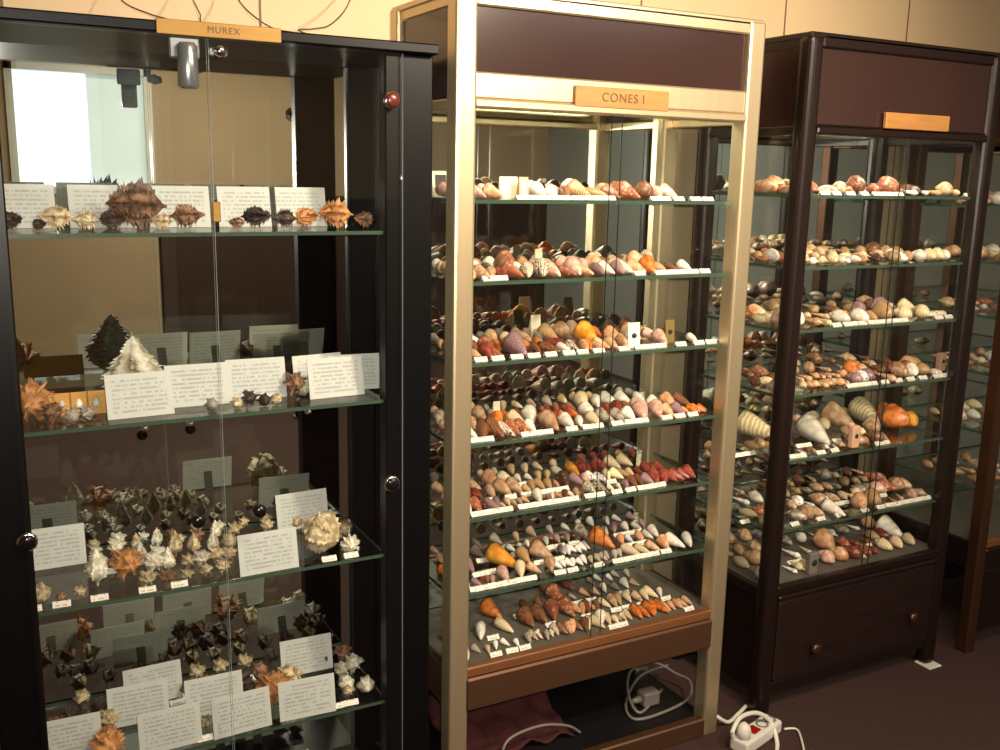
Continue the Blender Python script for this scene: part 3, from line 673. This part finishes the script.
# ------------------------------------------------------------------ brown case: mixed shells
RC = 'brown case'
MX = 'volute spindle whelk auger olive'
fill(RC, SW[0], RS[0], Y0, {
    1: (.10, [(766, 800, 2, .06, MX, 'rbr bei'), (816, 848, 3, .06, MX, 'bei pin rbr'), (849, 892, 3, .075, 'volute helmet', 'rbr bro'), (893, 925, 3, .05, MX, 'whi dar bro'), (926, 965, 3, .07, 'spindle auger whelk', 'tan bei')]),
    2: (.20, [(735, 780, 3, .065, MX, 'rbr pea'), (785, 930, 9, .065, MX, 'rbr bei bro whi')]),
    3: (.30, [(715, 780, 3, .065, 'helmet volute', 'rbr pea'), (785, 900, 6, .06, MX, 'bro bei')])})
fill(RC, SW[1], RS[1], Y0, {
    1: (.09, [(764, 800, 2, .06, MX, 'rbr bro'), (808, 850, 4, .062, MX, 'whi cre'), (850, 868, 2, .055, MX, 'whi bei'), (870, 884, 1, .06, 'volute', 'dar'), (885, 920, 3, .06, 'whelk volute', 'whi bei pea'), (922, 948, 2, .06, 'helmet whelk', 'whi cre')]),
    2: (.18, [(738, 790, 4, .06, MX, 'rbr whi bro'), (792, 930, 9, .065, MX, 'cre bei whi tan')]),
    3: (.27, [(718, 780, 4, .065, MX, 'bro tan rbr'), (782, 910, 7, .06, MX, 'bei tan bro')]),
    4: (.36, [(708, 890, 9, .055, MX, 'bei bro tan')])})
fill(RC, SW[2], RS[2], Y0, {
    1: (.09, [(752, 795, 2, .085, 'whelk helmet', 'whi pin'), (804, 830, 2, .075, 'spindle auger', 'cre tan'), (832, 862, 2, .075, 'auger volute', 'cre whi'), (862, 890, 2, .07, 'helmet volute', 'ora tan'), (892, 925, 2, .07, 'whelk', 'cre bei'), (926, 958, 4, .034, 'olive', 'whi cre')]),
    2: (.18, [(735, 790, 4, .06, MX, 'pea cre rbr'), (795, 850, 3, .07, MX, 'bei tan ora'), (852, 885, 2, .07, 'helmet', 'mau rbr'), (890, 918, 1, .085, 'conefat', 'cre')]),
    3: (.27, [(716, 775, 3, .08, MX, 'pea ora cre'), (780, 900, 6, .065, MX, 'bro bei tan whi')]),
    4: (.36, [(708, 885, 8, .065, MX, 'bei pea tan')])})
fill(RC, SW[3], RS[3], Y0, {
    1: (.09, [(750, 770, 2, .06, MX, 'pin whi'), (768, 782, 1, .07, 'helmet', 'yel'), (800, 846, 6, .062, 'spindle auger', 'bei pea cre'), (848, 870, 2, .05, 'whelk', 'mau spo'), (870, 892, 1, .085, 'auger', 'bei'), (893, 914, 2, .055, 'helmet whelk', 'whi bei'), (914, 930, 1, .06, 'helmet', 'tan'), (930, 952, 3, .034, 'olive', 'whi')]),
    2: (.18, [(735, 780, 4, .06, MX, 'bro rbr cre'), (795, 842, 6, .06, 'spindle auger', 'bei pea'), (844, 868, 2, .075, 'whelk volute', 'ora pea'), (868, 885, 2, .06, MX, 'bro'), (885, 905, 3, .045, 'whelk', 'red'), (906, 930, 2, .06, 'helmet', 'tan yel')]),
    3: (.27, [(716, 775, 4, .07, MX, 'rbr bro tan'), (780, 900, 7, .055, MX, 'bei bro pea')]),
    4: (.36, [(706, 880, 9, .055, MX, 'bro bei')])})
fill(RC, SW[4], RS[4], Y0, {
    1: (.08, [(745, 775, 3, .045, MX, 'whi red bei'), (796, 850, 6, .034, MX, 'gre bei bro whi'), (850, 868, 2, .055, MX, 'bei dar'), (868, 884, 2, .055, MX, 'bro tan')]),
    2: (.17, [(735, 776, 3, .06, 'olive whelk', 'ora tan bro'), (796, 838, 1, .15, 'cone', 'whi'), (840, 862, 2, .07, 'spindle cone', 'cre tan'), (863, 880, 1, .07, 'helmet', 'bei'), (884, 904, 1, .10, 'helmet', 'ora'), (908, 924, 1, .065, 'helmet', 'yel')]),
    3: (.27, [(716, 776, 1, .16, 'cone', 'cre'), (780, 826, 3, .06, MX, 'cre gre'), (826, 850, 1, .14, 'conefat', 'bei'), (850, 878, 1, .15, 'cone', 'cre'), (880, 900, 1, .09, 'helmet', 'ora')]),
    4: (.365, [(706, 880, 8, .06, MX, 'bei cre tan')])})
fill(RC, SW[5], RS[5], Y0, {
    1: (.08, [(742, 770, 3, .05, MX, 'whi bro cre'), (790, 822, 3, .055, 'whelk volute', 'spo gre bei'), (822, 846, 1, .095, 'cone', 'whi'), (850, 880, 2, .075, 'helmet', 'pea tan'), (884, 925, 3, .06, MX, 'bei pin')]),
    2: (.17, [(732, 772, 3, .055, MX, 'rbr cre bei'), (786, 835, 5, .05, MX, 'gre spo bei'), (838, 870, 4, .048, MX, 'gre cre bei'), (872, 925, 5, .055, MX, 'pin rbr bei')]),
    3: (.27, [(718, 775, 4, .055, MX, 'rbr bro whi'), (780, 868, 7, .05, MX, 'gre bei tan'), (870, 905, 3, .055, MX, 'rbr pin')]),
    4: (.36, [(706, 880, 10, .05, MX, 'gre bei bro')])})
fill(RC, 'bottom deck', RDK, Y0, {
    1: (.09, [(740, 772, 3, .07, MX, 'pin whi pea'), (786, 808, 2, .06, MX, 'cre whi'), (822, 846, 2, .07, 'whelk volute', 'pin pea'), (846, 876, 3, .06, MX, 'red pin rbr'), (878, 914, 3, .07, 'volute whelk', 'pin cre whi')]),
    2: (.18, [(732, 770, 3, .07, MX, 'cre bei tan'), (782, 812, 2, .07, MX, 'cre whi'), (812, 834, 1, .085, 'helmet', 'pea'), (836, 884, 4, .06, MX, 'rbr red bei'), (886, 906, 1, .11, 'conefat', 'whi')]),
    3: (.27, [(718, 775, 4, .07, MX, 'tan cre bei'), (778, 860, 5, .06, MX, 'whi cre gre'), (862, 900, 2, .07, MX, 'pea pin')]),
    4: (.36, [(706, 875, 9, .06, MX, 'cre bei gre')])})
tags(RC, SW[0], RS[0], Y0, {0: (.045, [826, 838, 852, 866, 882, 897, 970])})
tags(RC, SW[2], RS[2], Y0, {0: (.045, [838, 852, 864, 877, 890, 902, 940, 950])})
tags(RC, SW[3], RS[3], Y0, {0: (.045, [852, 862, 874, 886, 900, 912, 924, 938, 946])})
tags(RC, SW[4], RS[4], Y0, {0: (.045, [799, 822, 836, 880, 884]), 1: (.125, [742, 752, 805, 838])})
tags(RC, SW[5], RS[5], Y0, {0: (.045, [796, 822, 841, 866, 882, 894, 903, 913, 925]), 1: (.125, [746, 796, 808, 838, 846, 860, 884])})
tags(RC, 'bottom deck', RDK, Y0, {1: (.13, [796, 818, 850, 866])})
def block(px, Y, z, wd, dp, ht, mat, label, hole):
    o = MB().box(-wd/2, wd/2, -dp/2, dp/2, 0, ht, .004, 2).build('wooden_block', M[mat], None, (shelf_x(px, Y, z), Y, z + .0004))
    MB().lathe([(hole, 0), (hole*.8, .003), (hole*.3, .004)], 14, Matrix.Translation((0, -dp/2 + .001, ht*.55)) @ Matrix.Rotation(PI/2, 4, 'X')).build('mounted_shell', M['darkspot'], o)
    return tag(o, label, 'stand')
block(853, 2.06, RS[4], .032, .02, .07, 'pinkcard', 'upright tan block on the fifth shelf front under the large beige shells', .008)
block(940, 2.12, RS[3], .03, .02, .06, 'pinkcard', 'small upright tan block by the post, fourth shelf of brown case', .007)
block(811, 2.05, RDK, .034, .02, .07, 'greyplastic', 'dark grey upright block on the bottom deck front of the brown case', .012)

# ------------------------------------------------------------------ the last case: a strip of its shelves shows past the brown case
FC = 'last case'
for i, z in enumerate(FS):
    x0 = FX0 + .05
    k = 0
    for rn, dy in ((1, .10), (2, .20), (3, .30)):
        for j in range(4):
            kd = R.choice(MX.split()); cl = R.choice('bei rbr whi cre tan pea pin'.split())
            put_shell(kd, cl, x0 + .04 + j*.07 + R.uniform(-.01, .01), Y0 + dy, z, R.uniform(.055, .075), R.uniform(-.5, .5),
                      f"{C[cl][1]} {WORD[kd]}, {ordinal(j+1)} from left, {ROWWORD[rn]}, {SW[i]} of the {FC}", f"shells on the {SW[i]} of the {FC}")

# ------------------------------------------------------------------ black cabinet: spiny shells, cards
KC = 'black cabinet'
MU = 'murex muresfrond murexlow murex'
def one(kind, mat, px, Y, z, size, rz, label):
    put_shell(kind, mat, shelf_x(px, Y, z), Y, z, size, rz, label, f"single spiny shells in the black cabinet")
z = LS[0]
for px, kd, cl, s, lab in (
    (12, 'muresfrond', 'mdk', .05, 'small dark frilled murex at the outer end of the top shelf, black cabinet'),
    (40, 'muresfrond', 'mdk', .032, 'tiny dark murex on the top shelf left of the pale murex pair'),
    (57, 'muresfrond', 'mur', .065, 'pale tan frilled murex on the top shelf, first of the pale pair'),
    (87, 'murex', 'mur', .055, 'pale tan spiny murex on the top shelf, second of the pale pair'),
    (114, 'muresfrond', 'mdk', .055, 'dark frilled murex on the top shelf next to the big brown one'),
    (138, 'murexbig', 'mbr', .115, 'big brown murex with long spines on the top shelf'),
    (162, 'muresfrond', 'mur', .045, 'small pale murex tucked beside the big brown murex, top shelf'),
    (187, 'murex', 'mbr', .075, 'brown murex with a curved horn in front of a card, top shelf'),
    (237, 'muresfrond', 'mbr', .035, 'tiny brown murex just past the door joint, top shelf'),
    (257, 'muresfrond', 'mdk', .065, 'dark frilled murex in front of the fourth card, top shelf'),
    (285, 'murex', 'mdk', .06, 'dark spiny murex in front of the fifth card, top shelf'),
    (307, 'muresfrond', 'mor', .062, 'orange tan frilled murex on the top shelf before the largest pair'),
    (336, 'murexbig', 'mor', .075, 'orange tan spiny murex on the top shelf, larger of the last pair'),
    (364, 'muresfrond', 'mbr', .05, 'brown frilled murex at the hinge end of the top shelf')):
    one(kd, cl, px, Y0 + .09, z, s*(1.15 if kd == 'murexlow' else 1), R.choice((-1, 1))*R.uniform(.9, 1.9), lab)
def info(x, Y, z, rz, label, sc=1):
    o = put('info_card', CARD, x, Y, z, rz, label, 'card', 'printed cards in the black cabinet', sc)
    st = bpy.data.objects.new('easel_strut', STRUT); COL.objects.link(st); st.parent = o
    return o
for i, px in enumerate((22, 104, 181, 249, 300)):
    info(shelf_x(px, Y0 + .19, z), Y0 + .19, z, 0, f"white printed card, {ordinal(i+1)} in the row behind the shells on the top shelf, black cabinet", .9)
# second shelf
z = LS[1]
for px, py, lab in ((142, 417, 'white printed card in front of the big white spiny shell, second shelf'),
                    (199, 406, 'white printed card left of the door joint, second shelf of black cabinet'),
                    (258, 399, 'white printed card right of the door joint, second shelf of black cabinet'),
                    (338, 397, 'bright white printed card at the hinge end of the second shelf')):
    p = at_z(px, py, z); info(p.x, max(p.y, Y0 + .03), z, R.uniform(-.06, .06), lab, .92)
info(shelf_x(320, Y0 + .16, z), Y0 + .16, z, .1, 'printed card leaning behind the brightest card, second shelf', .85)
info(shelf_x(356, Y0 + .13, z), Y0 + .13, z, -.1, 'printed card half hidden at the hinge end of the second shelf', .85)
one('murextop', 'mwh', 136, Y0 + .17, z, .15, .5, 'largest white spiny shell on the second shelf behind a printed card')
one('murexbig', 'mor', 34, Y0 + .10, z, .10, -.3, 'tan and brown spiny shell at the outer end of the second shelf')
one('muresfrond', 'mbr', 52, Y0 + .06, z, .06, .6, 'brown murex lying in front of the tan shell, second shelf')
for i, (px, kd, cl, s, w_) in enumerate(((72, 'murexlow', 'mst', .05, 'black and white'), (88, 'muresfrond', 'mst', .045, 'striped'), (212, 'murexlow', 'mst', .045, 'black and white'), (238, 'murexlow', 'mur', .04, 'pale'), (250, 'muresfrond', 'mdk', .05, 'dark'), (264, 'murexlow', 'mdk', .045, 'dark'), (276, 'murexlow', 'mur', .04, 'pale'), (294, 'muresfrond', 'mbr', .075, 'brown'), (303, 'murexlow', 'mwh', .05, 'chalky'))):
    one(kd, cl, px, Y0 + (.055 if i not in (7, 8) else .12), z, s, R.uniform(-.6, .6), f"small {w_} murex, {ordinal(i+1)} along the front edge of the second shelf, black cabinet")
for i, px in enumerate((46, 63, 80, 97)):
    Y = Y0 + .12
    o = tent(.036, .048, .1, .016).build('specimen_card', M['amber'], None, (shelf_x(px, Y, z), Y, z + .0004))
    tag(o, f"amber specimen card with a small shell, {ordinal(i+1)} of four on the second shelf", 'card', 'amber specimen cards')
    MB().lathe([(.003, 0), (.009, .004), (.007, .012), (.002, .02)], 10, Matrix.Translation((0, .002, .014))).build('mounted_shell', C['mwh'][0], o)
# third shelf
z = LS[2]
for px, py, lab in ((55, 568, 'bright printed card at the outer end of the third shelf, black cabinet'), (271, 573, 'printed card standing on the front edge of the third shelf by the cream shell'), (304, 528, 'printed card at the back of the third shelf above the cream shell')):
    p = at_z(px, py, z); info(p.x, min(max(p.y, Y0 + .02), Y0 + .28), z, R.uniform(-.08, .08), lab, .92)
one('murexball', 'mur', 321, Y0 + .085, z, .098, .7, 'large cream spiny shell on the third shelf beside the front card')
one('murexbig', 'mwh', 350, Y0 + .045, z, .055, -.2, 'small white spiny shell next to the large cream shell, third shelf')
one('muresfrond', 'mur', 343, Y0 + .15, z, .05, -.2, 'pale tan frilled shell at the hinge end of the third shelf')
one('murexup', 'mwh', 98, Y0 + .10, z, .085, .2, 'white upright spiny shell near the outer front of the third shelf')
one('muresfrond', 'mor', 126, Y0 + .11, z, .095, .2, 'orange tan frilled shell beside the white upright one, third shelf')
one('murexlow', 'mur', 40, Y0 + .06, z, .07, .2, 'pale tan knobbly murex at the outer front corner of the third shelf')
fill(KC, 'third shelf', z, Y0, {
    1: (.05, [(50, 92, 2, .035, MU, 'mur mbr'), (140, 232, 5, .045, MU, 'mwh mur mbr')]),
    2: (.12, [(145, 178, 2, .062, 'murexup muresfrond', 'mwh mur'), (180, 238, 4, .052, MU, 'mwh mur')]),
    3: (.19, [(92, 240, 8, .058, 'murexup murex murexlow', 'mwh mur'), (320, 350, 2, .05, MU, 'mur mbr')]),
    4: (.26, [(84, 245, 8, .05, 'murexup murex muresfrond', 'mwh mur mbr'), (250, 340, 3, .05, MU, 'mur mwh')]),
    5: (.315, [(80, 320, 10, .045, MU, 'mur mwh mbr')])})
tags(KC, 'third shelf', z, Y0, {0: (.022, [33, 62, 100, 148, 180, 330, 352]), 1: (.155, [96, 120, 165, 225])})
# fourth shelf
z = LS[3]
for px, py, lab in ((70, 760, 'printed card at the outer front of the fourth shelf, black cabinet'), (172, 749, 'printed card front centre of the fourth shelf, black cabinet'), (142, 730, 'printed card half hidden behind the front centre card, fourth shelf'),
                    (246, 737, 'printed card right of the door joint, front edge of the fourth shelf'), (312, 722, 'printed card nearest the hinge, front edge of the fourth shelf'), (308, 673, 'printed card in the middle row above the hinge side card, fourth shelf'),
                    (155, 703, 'printed card in the middle row left of the door joint, fourth shelf'), (216, 714, 'printed card in the middle row at the door joint, fourth shelf')):
    p = at_z(px, py, z); info(p.x, max(p.y, Y0 + .022) + (.03 if py == 730 else 0), z, R.uniform(-.07, .07), lab, .92)
one('muresfrond', 'mor', 272, Y0 + .11, z, .11, .3, 'orange frilled shell between two printed cards on the fourth shelf')
one('murexbig', 'mor', 108, Y0 + .05, z, .085, .3, 'orange tan spiny shell between the two front cards, fourth shelf')
one('murexlow', 'mwh', 346, Y0 + .10, z, .06, .2, 'chalky white murex, first past the hinge side card, fourth shelf')
one('murexlow', 'mwh', 366, Y0 + .07, z, .065, -.2, 'chalky white murex at the hinge end of the fourth shelf')
fill(KC, 'fourth shelf', z, Y0, {
    1: (.075, [(180, 232, 3, .05, MU, 'mbr mur'), (340, 372, 2, .04, MU, 'mwh mur')]),
    2: (.17, [(48, 120, 3, .07, MU, 'mur mbr'), (200, 262, 3, .07, MU, 'mbr mdk'), (278, 300, 1, .08, MU, 'mur'), (335, 365, 2, .06, MU, 'mwh mbr')]),
    3: (.24, [(60, 110, 3, .06, MU, 'mbr mdk'), (180, 268, 5, .065, MU, 'mbr mdk'), (318, 352, 2, .065, MU, 'mbr mur')]),
    4: (.31, [(70, 330, 10, .06, MU, 'mbr mdk mur')])})
tags(KC, 'fourth shelf', z, Y0, {0: (.025, [206, 338, 352]), 1: (.205, [95, 112, 178, 196, 214, 240, 262])})
z = LDK
for px, lab in ((245, 'printed card on the floor of the black cabinet below the door joint'), (285, 'printed card on the floor of the black cabinet nearer the hinge')):
    info(shelf_x(px, Y0 + .2, z), Y0 + .2, z, .05, lab)
fill(KC, 'bottom deck', z, Y0, {1: (.12, [(300, 340, 3, .07, MU, 'mbr mur')]), 2: (.22, [(295, 335, 2, .07, MU, 'mbr mwh')])})

# ------------------------------------------------------------------ wires, power strip, floor things
def cable(name, pts, r, mat, label, cat, group=None):
    return tag(MB().tube(smooth_curve(pts, 10), r, 8).build(name, M[mat]), label, cat, group)
g3 = 'thin wires hanging down the wall behind the black cabinet'
W_ = lambda x, y, Y=2.31: at_y(x, y, Y)
tz = LT + .003
cable('wire', [W_(112, -14, 2.58), W_(125, 3, 2.5), W_(150, 14, 2.4), W_(172, 21, 2.3), Vector((.46, 2.2, tz))], .0016, 'wire', 'thin wire slanting down to the cabinet top behind the brass name plate', 'wire', g3)
cable('wire', [W_(184, -20, 2.58), W_(193, 0, 2.5), W_(200, 14), W_(202, 24), Vector((.52, 2.28, tz))], .0016, 'wire', 'thin short wire dropping beside the end of the brass name plate', 'wire', g3)
cable('wire', [W_(228, -20, 2.58), W_(240, 2, 2.5), W_(255, 17), W_(275, 29), W_(300, 34, 2.25), Vector((.80, 2.2, tz))], .0018, 'wire', 'thin wire curving down onto the bare cabinet top, longer of the pair', 'wire', g3)
cable('wire', [W_(356, -20, 2.58), W_(350, 0, 2.5), W_(342, 14), W_(328, 26), W_(312, 29), W_(302, 32), Vector((.86, 2.26, tz))], .0018, 'wire', 'thin wire looping over the cabinet top toward the brass case', 'wire', g3)

# power strip on the carpet between the brass and brown cases
sx, sy = 1.84, 1.90
rot = Matrix.Rotation(.28, 4, 'Z')
ps = thing('power_strip', 'white power strip with a red switch and looped white lead on the carpet', 'power strip', (sx, sy, 0))
ps.rotation_euler = (0, 0, .28)
MB().box(-.03, .16, -.03, .03, 0, .04, .008, 3).build('body', M['white'], ps)
MB().box(.03, .065, -.016, .016, .0385, .046, .004, 2).build('switch', M['red'], ps)
for k, x in enumerate((-.005, .095, .135)):
    MB().lathe([(.019, 0), (.0185, .003), (.014, .0032), (.013, .0008)], 18, Matrix.Translation((x, 0, .0385))).build('socket', M['greyplastic'], ps)
pg = MB().lathe([(.02, 0), (.021, .02), (.017, .035), (.006, .045)], 16, Matrix.Translation((-.005, 0, .04))).build('plug', M['white'], ps)
inv = rot.inverted()
def loc(p): return inv @ (Vector(p) - Vector((sx, sy, 0)))
MB().tube(smooth_curve([loc(p) for p in (at_y(733, 738, 1.9), at_y(733, 730, 1.90), at_y(741, 717, 1.92), at_y(757, 713, 1.93), at_y(771, 722, 1.92), at_y(777, 742, 1.88), at_y(776, 756, 1.84))], 10), .0065, 10).build('lead', M['white'], ps)
cable('extension_lead', [at_y(716, 716, 2.02), at_z(728, 722, .012), at_z(738, 714, .012), at_z(746, 706, .012)], .006, 'white', 'pale lead lying on the carpet behind the power strip', 'cable')
cable('extension_lead', [at_z(784, 729, .006), at_z(796, 729, .006), at_z(801, 738, .006), at_z(806, 760, .006), at_z(812, 790, .006)], .0035, 'white', 'thin pale lead bent at a corner on the open carpet', 'cable')
# inside the base of the brass case
zb = .0455
def under(px, Y, z=zb + .006): return Vector((shelf_x(px, Y, z), Y, z))
cable('extension_lead', [under(662, 2.2), under(640, 2.12), under(628, 2.2, .075), under(632, 2.30, .08), under(655, 2.31, .075), under(676, 2.26), under(690, 2.20), under(688, 2.12), under(660, 2.09), under(634, 2.10), under(626, 2.18), under(640, 2.28, .062), under(668, 2.3, .062)], .0045, 'greyplastic', 'pale grey lead coiled in the open base of the brass case with an adapter', 'cable')
ad = MB().box(-.03, .03, -.022, .022, 0, .045, .008, 3).lathe([(.012, 0), (.009, .02), (.006, .034)], 12, Matrix.Translation((-.028, 0, .022)) @ Matrix.Rotation(-PI/2, 4, 'Y')).build('power_adapter', M['greyplastic'], None, (shelf_x(648, 2.16, zb), 2.16, zb))
tag(ad, 'grey plug-in power adapter amid the coiled lead under the brass case', 'adapter')
cable('extension_lead', [under(500, 2.06), under(505, 2.07, .11), under(520, 2.08, .125), under(545, 2.09, .12), under(568, 2.10, .09), under(580, 2.11)], .004, 'greyplastic', 'grey lead arching up near the front of the brass case base', 'cable')
cm = MB(); t = cm.bm
nx, ny = 26, 12; vs = []
for i in range(nx):
    row = []
    for j in range(ny):
        a, b_ = i/(nx-1), j/(ny-1)
        zz = .012 + .10*b_*b_*(.75 + .25*math.sin(a*11)) + .012*math.sin(a*23 + b_*5) + .01*math.sin(b_*14 + a*3)
        row.append(t.verts.new((.08 + a*.36, .10 + b_*.22, max(.004, zz))))
    vs.append(row)
for i in range(nx-1):
    for j in range(ny-1):
        f = t.faces.new((vs[i][j], vs[i+1][j], vs[i+1][j+1], vs[i][j+1])); f.smooth = True
cl = cm.build('folded_cloth', M['cloth'], None, (MX0, Y0, zb)); so = cl.modifiers.new('thick', 'SOLIDIFY'); so.thickness = .004; so.offset = 1
tag(cl, 'dark red cloth heaped in the open base of the brass case', 'cloth')
fp = MB().box(-.03, .03, -.035, .028, 0, .006, .002).build('foot_pad', M['white'], None, (RX1 - .03, Y0 + .012, .0))
tag(fp, 'white pad under the front foot of the brown case', 'pad')

# ------------------------------------------------------------------ cones: the 280 that show largest one by one, the small ones behind as one heap
CONES.sort(key=lambda c: -c[0])
for _, a in CONES[:280]: put_shell(*a)
hb = bmesh.new(); hm = []
for _, (kd, cl, x, y, z, sz, rz, lab, g) in CONES[280:]:
    if C[cl][0] not in hm: hm.append(C[cl][0])
    mi = hm.index(C[cl][0]); n0 = len(hb.verts); f0 = len(hb.faces)
    hb.from_mesh(SH[kd]); hb.verts.ensure_lookup_table(); hb.faces.ensure_lookup_table()
    mt = Matrix.Translation((x, y, z + .0004)) @ Matrix.Rotation(rz, 4, 'Z') @ Matrix.Scale(sz*.86, 4)
    for v in hb.verts[n0:]: v.co = mt @ v.co
    for f in hb.faces[f0:]: f.material_index = mi
me = bpy.data.meshes.new('small_cone_shells'); hb.to_mesh(me); hb.free()
for m_ in hm: me.materials.append(m_)
o = bpy.data.objects.new('small_cone_shells', me); COL.objects.link(o); o['kind'] = 'stuff'
tag(o, 'small cone shells crowded behind the larger ones on the shelves of the brass case', 'shells')
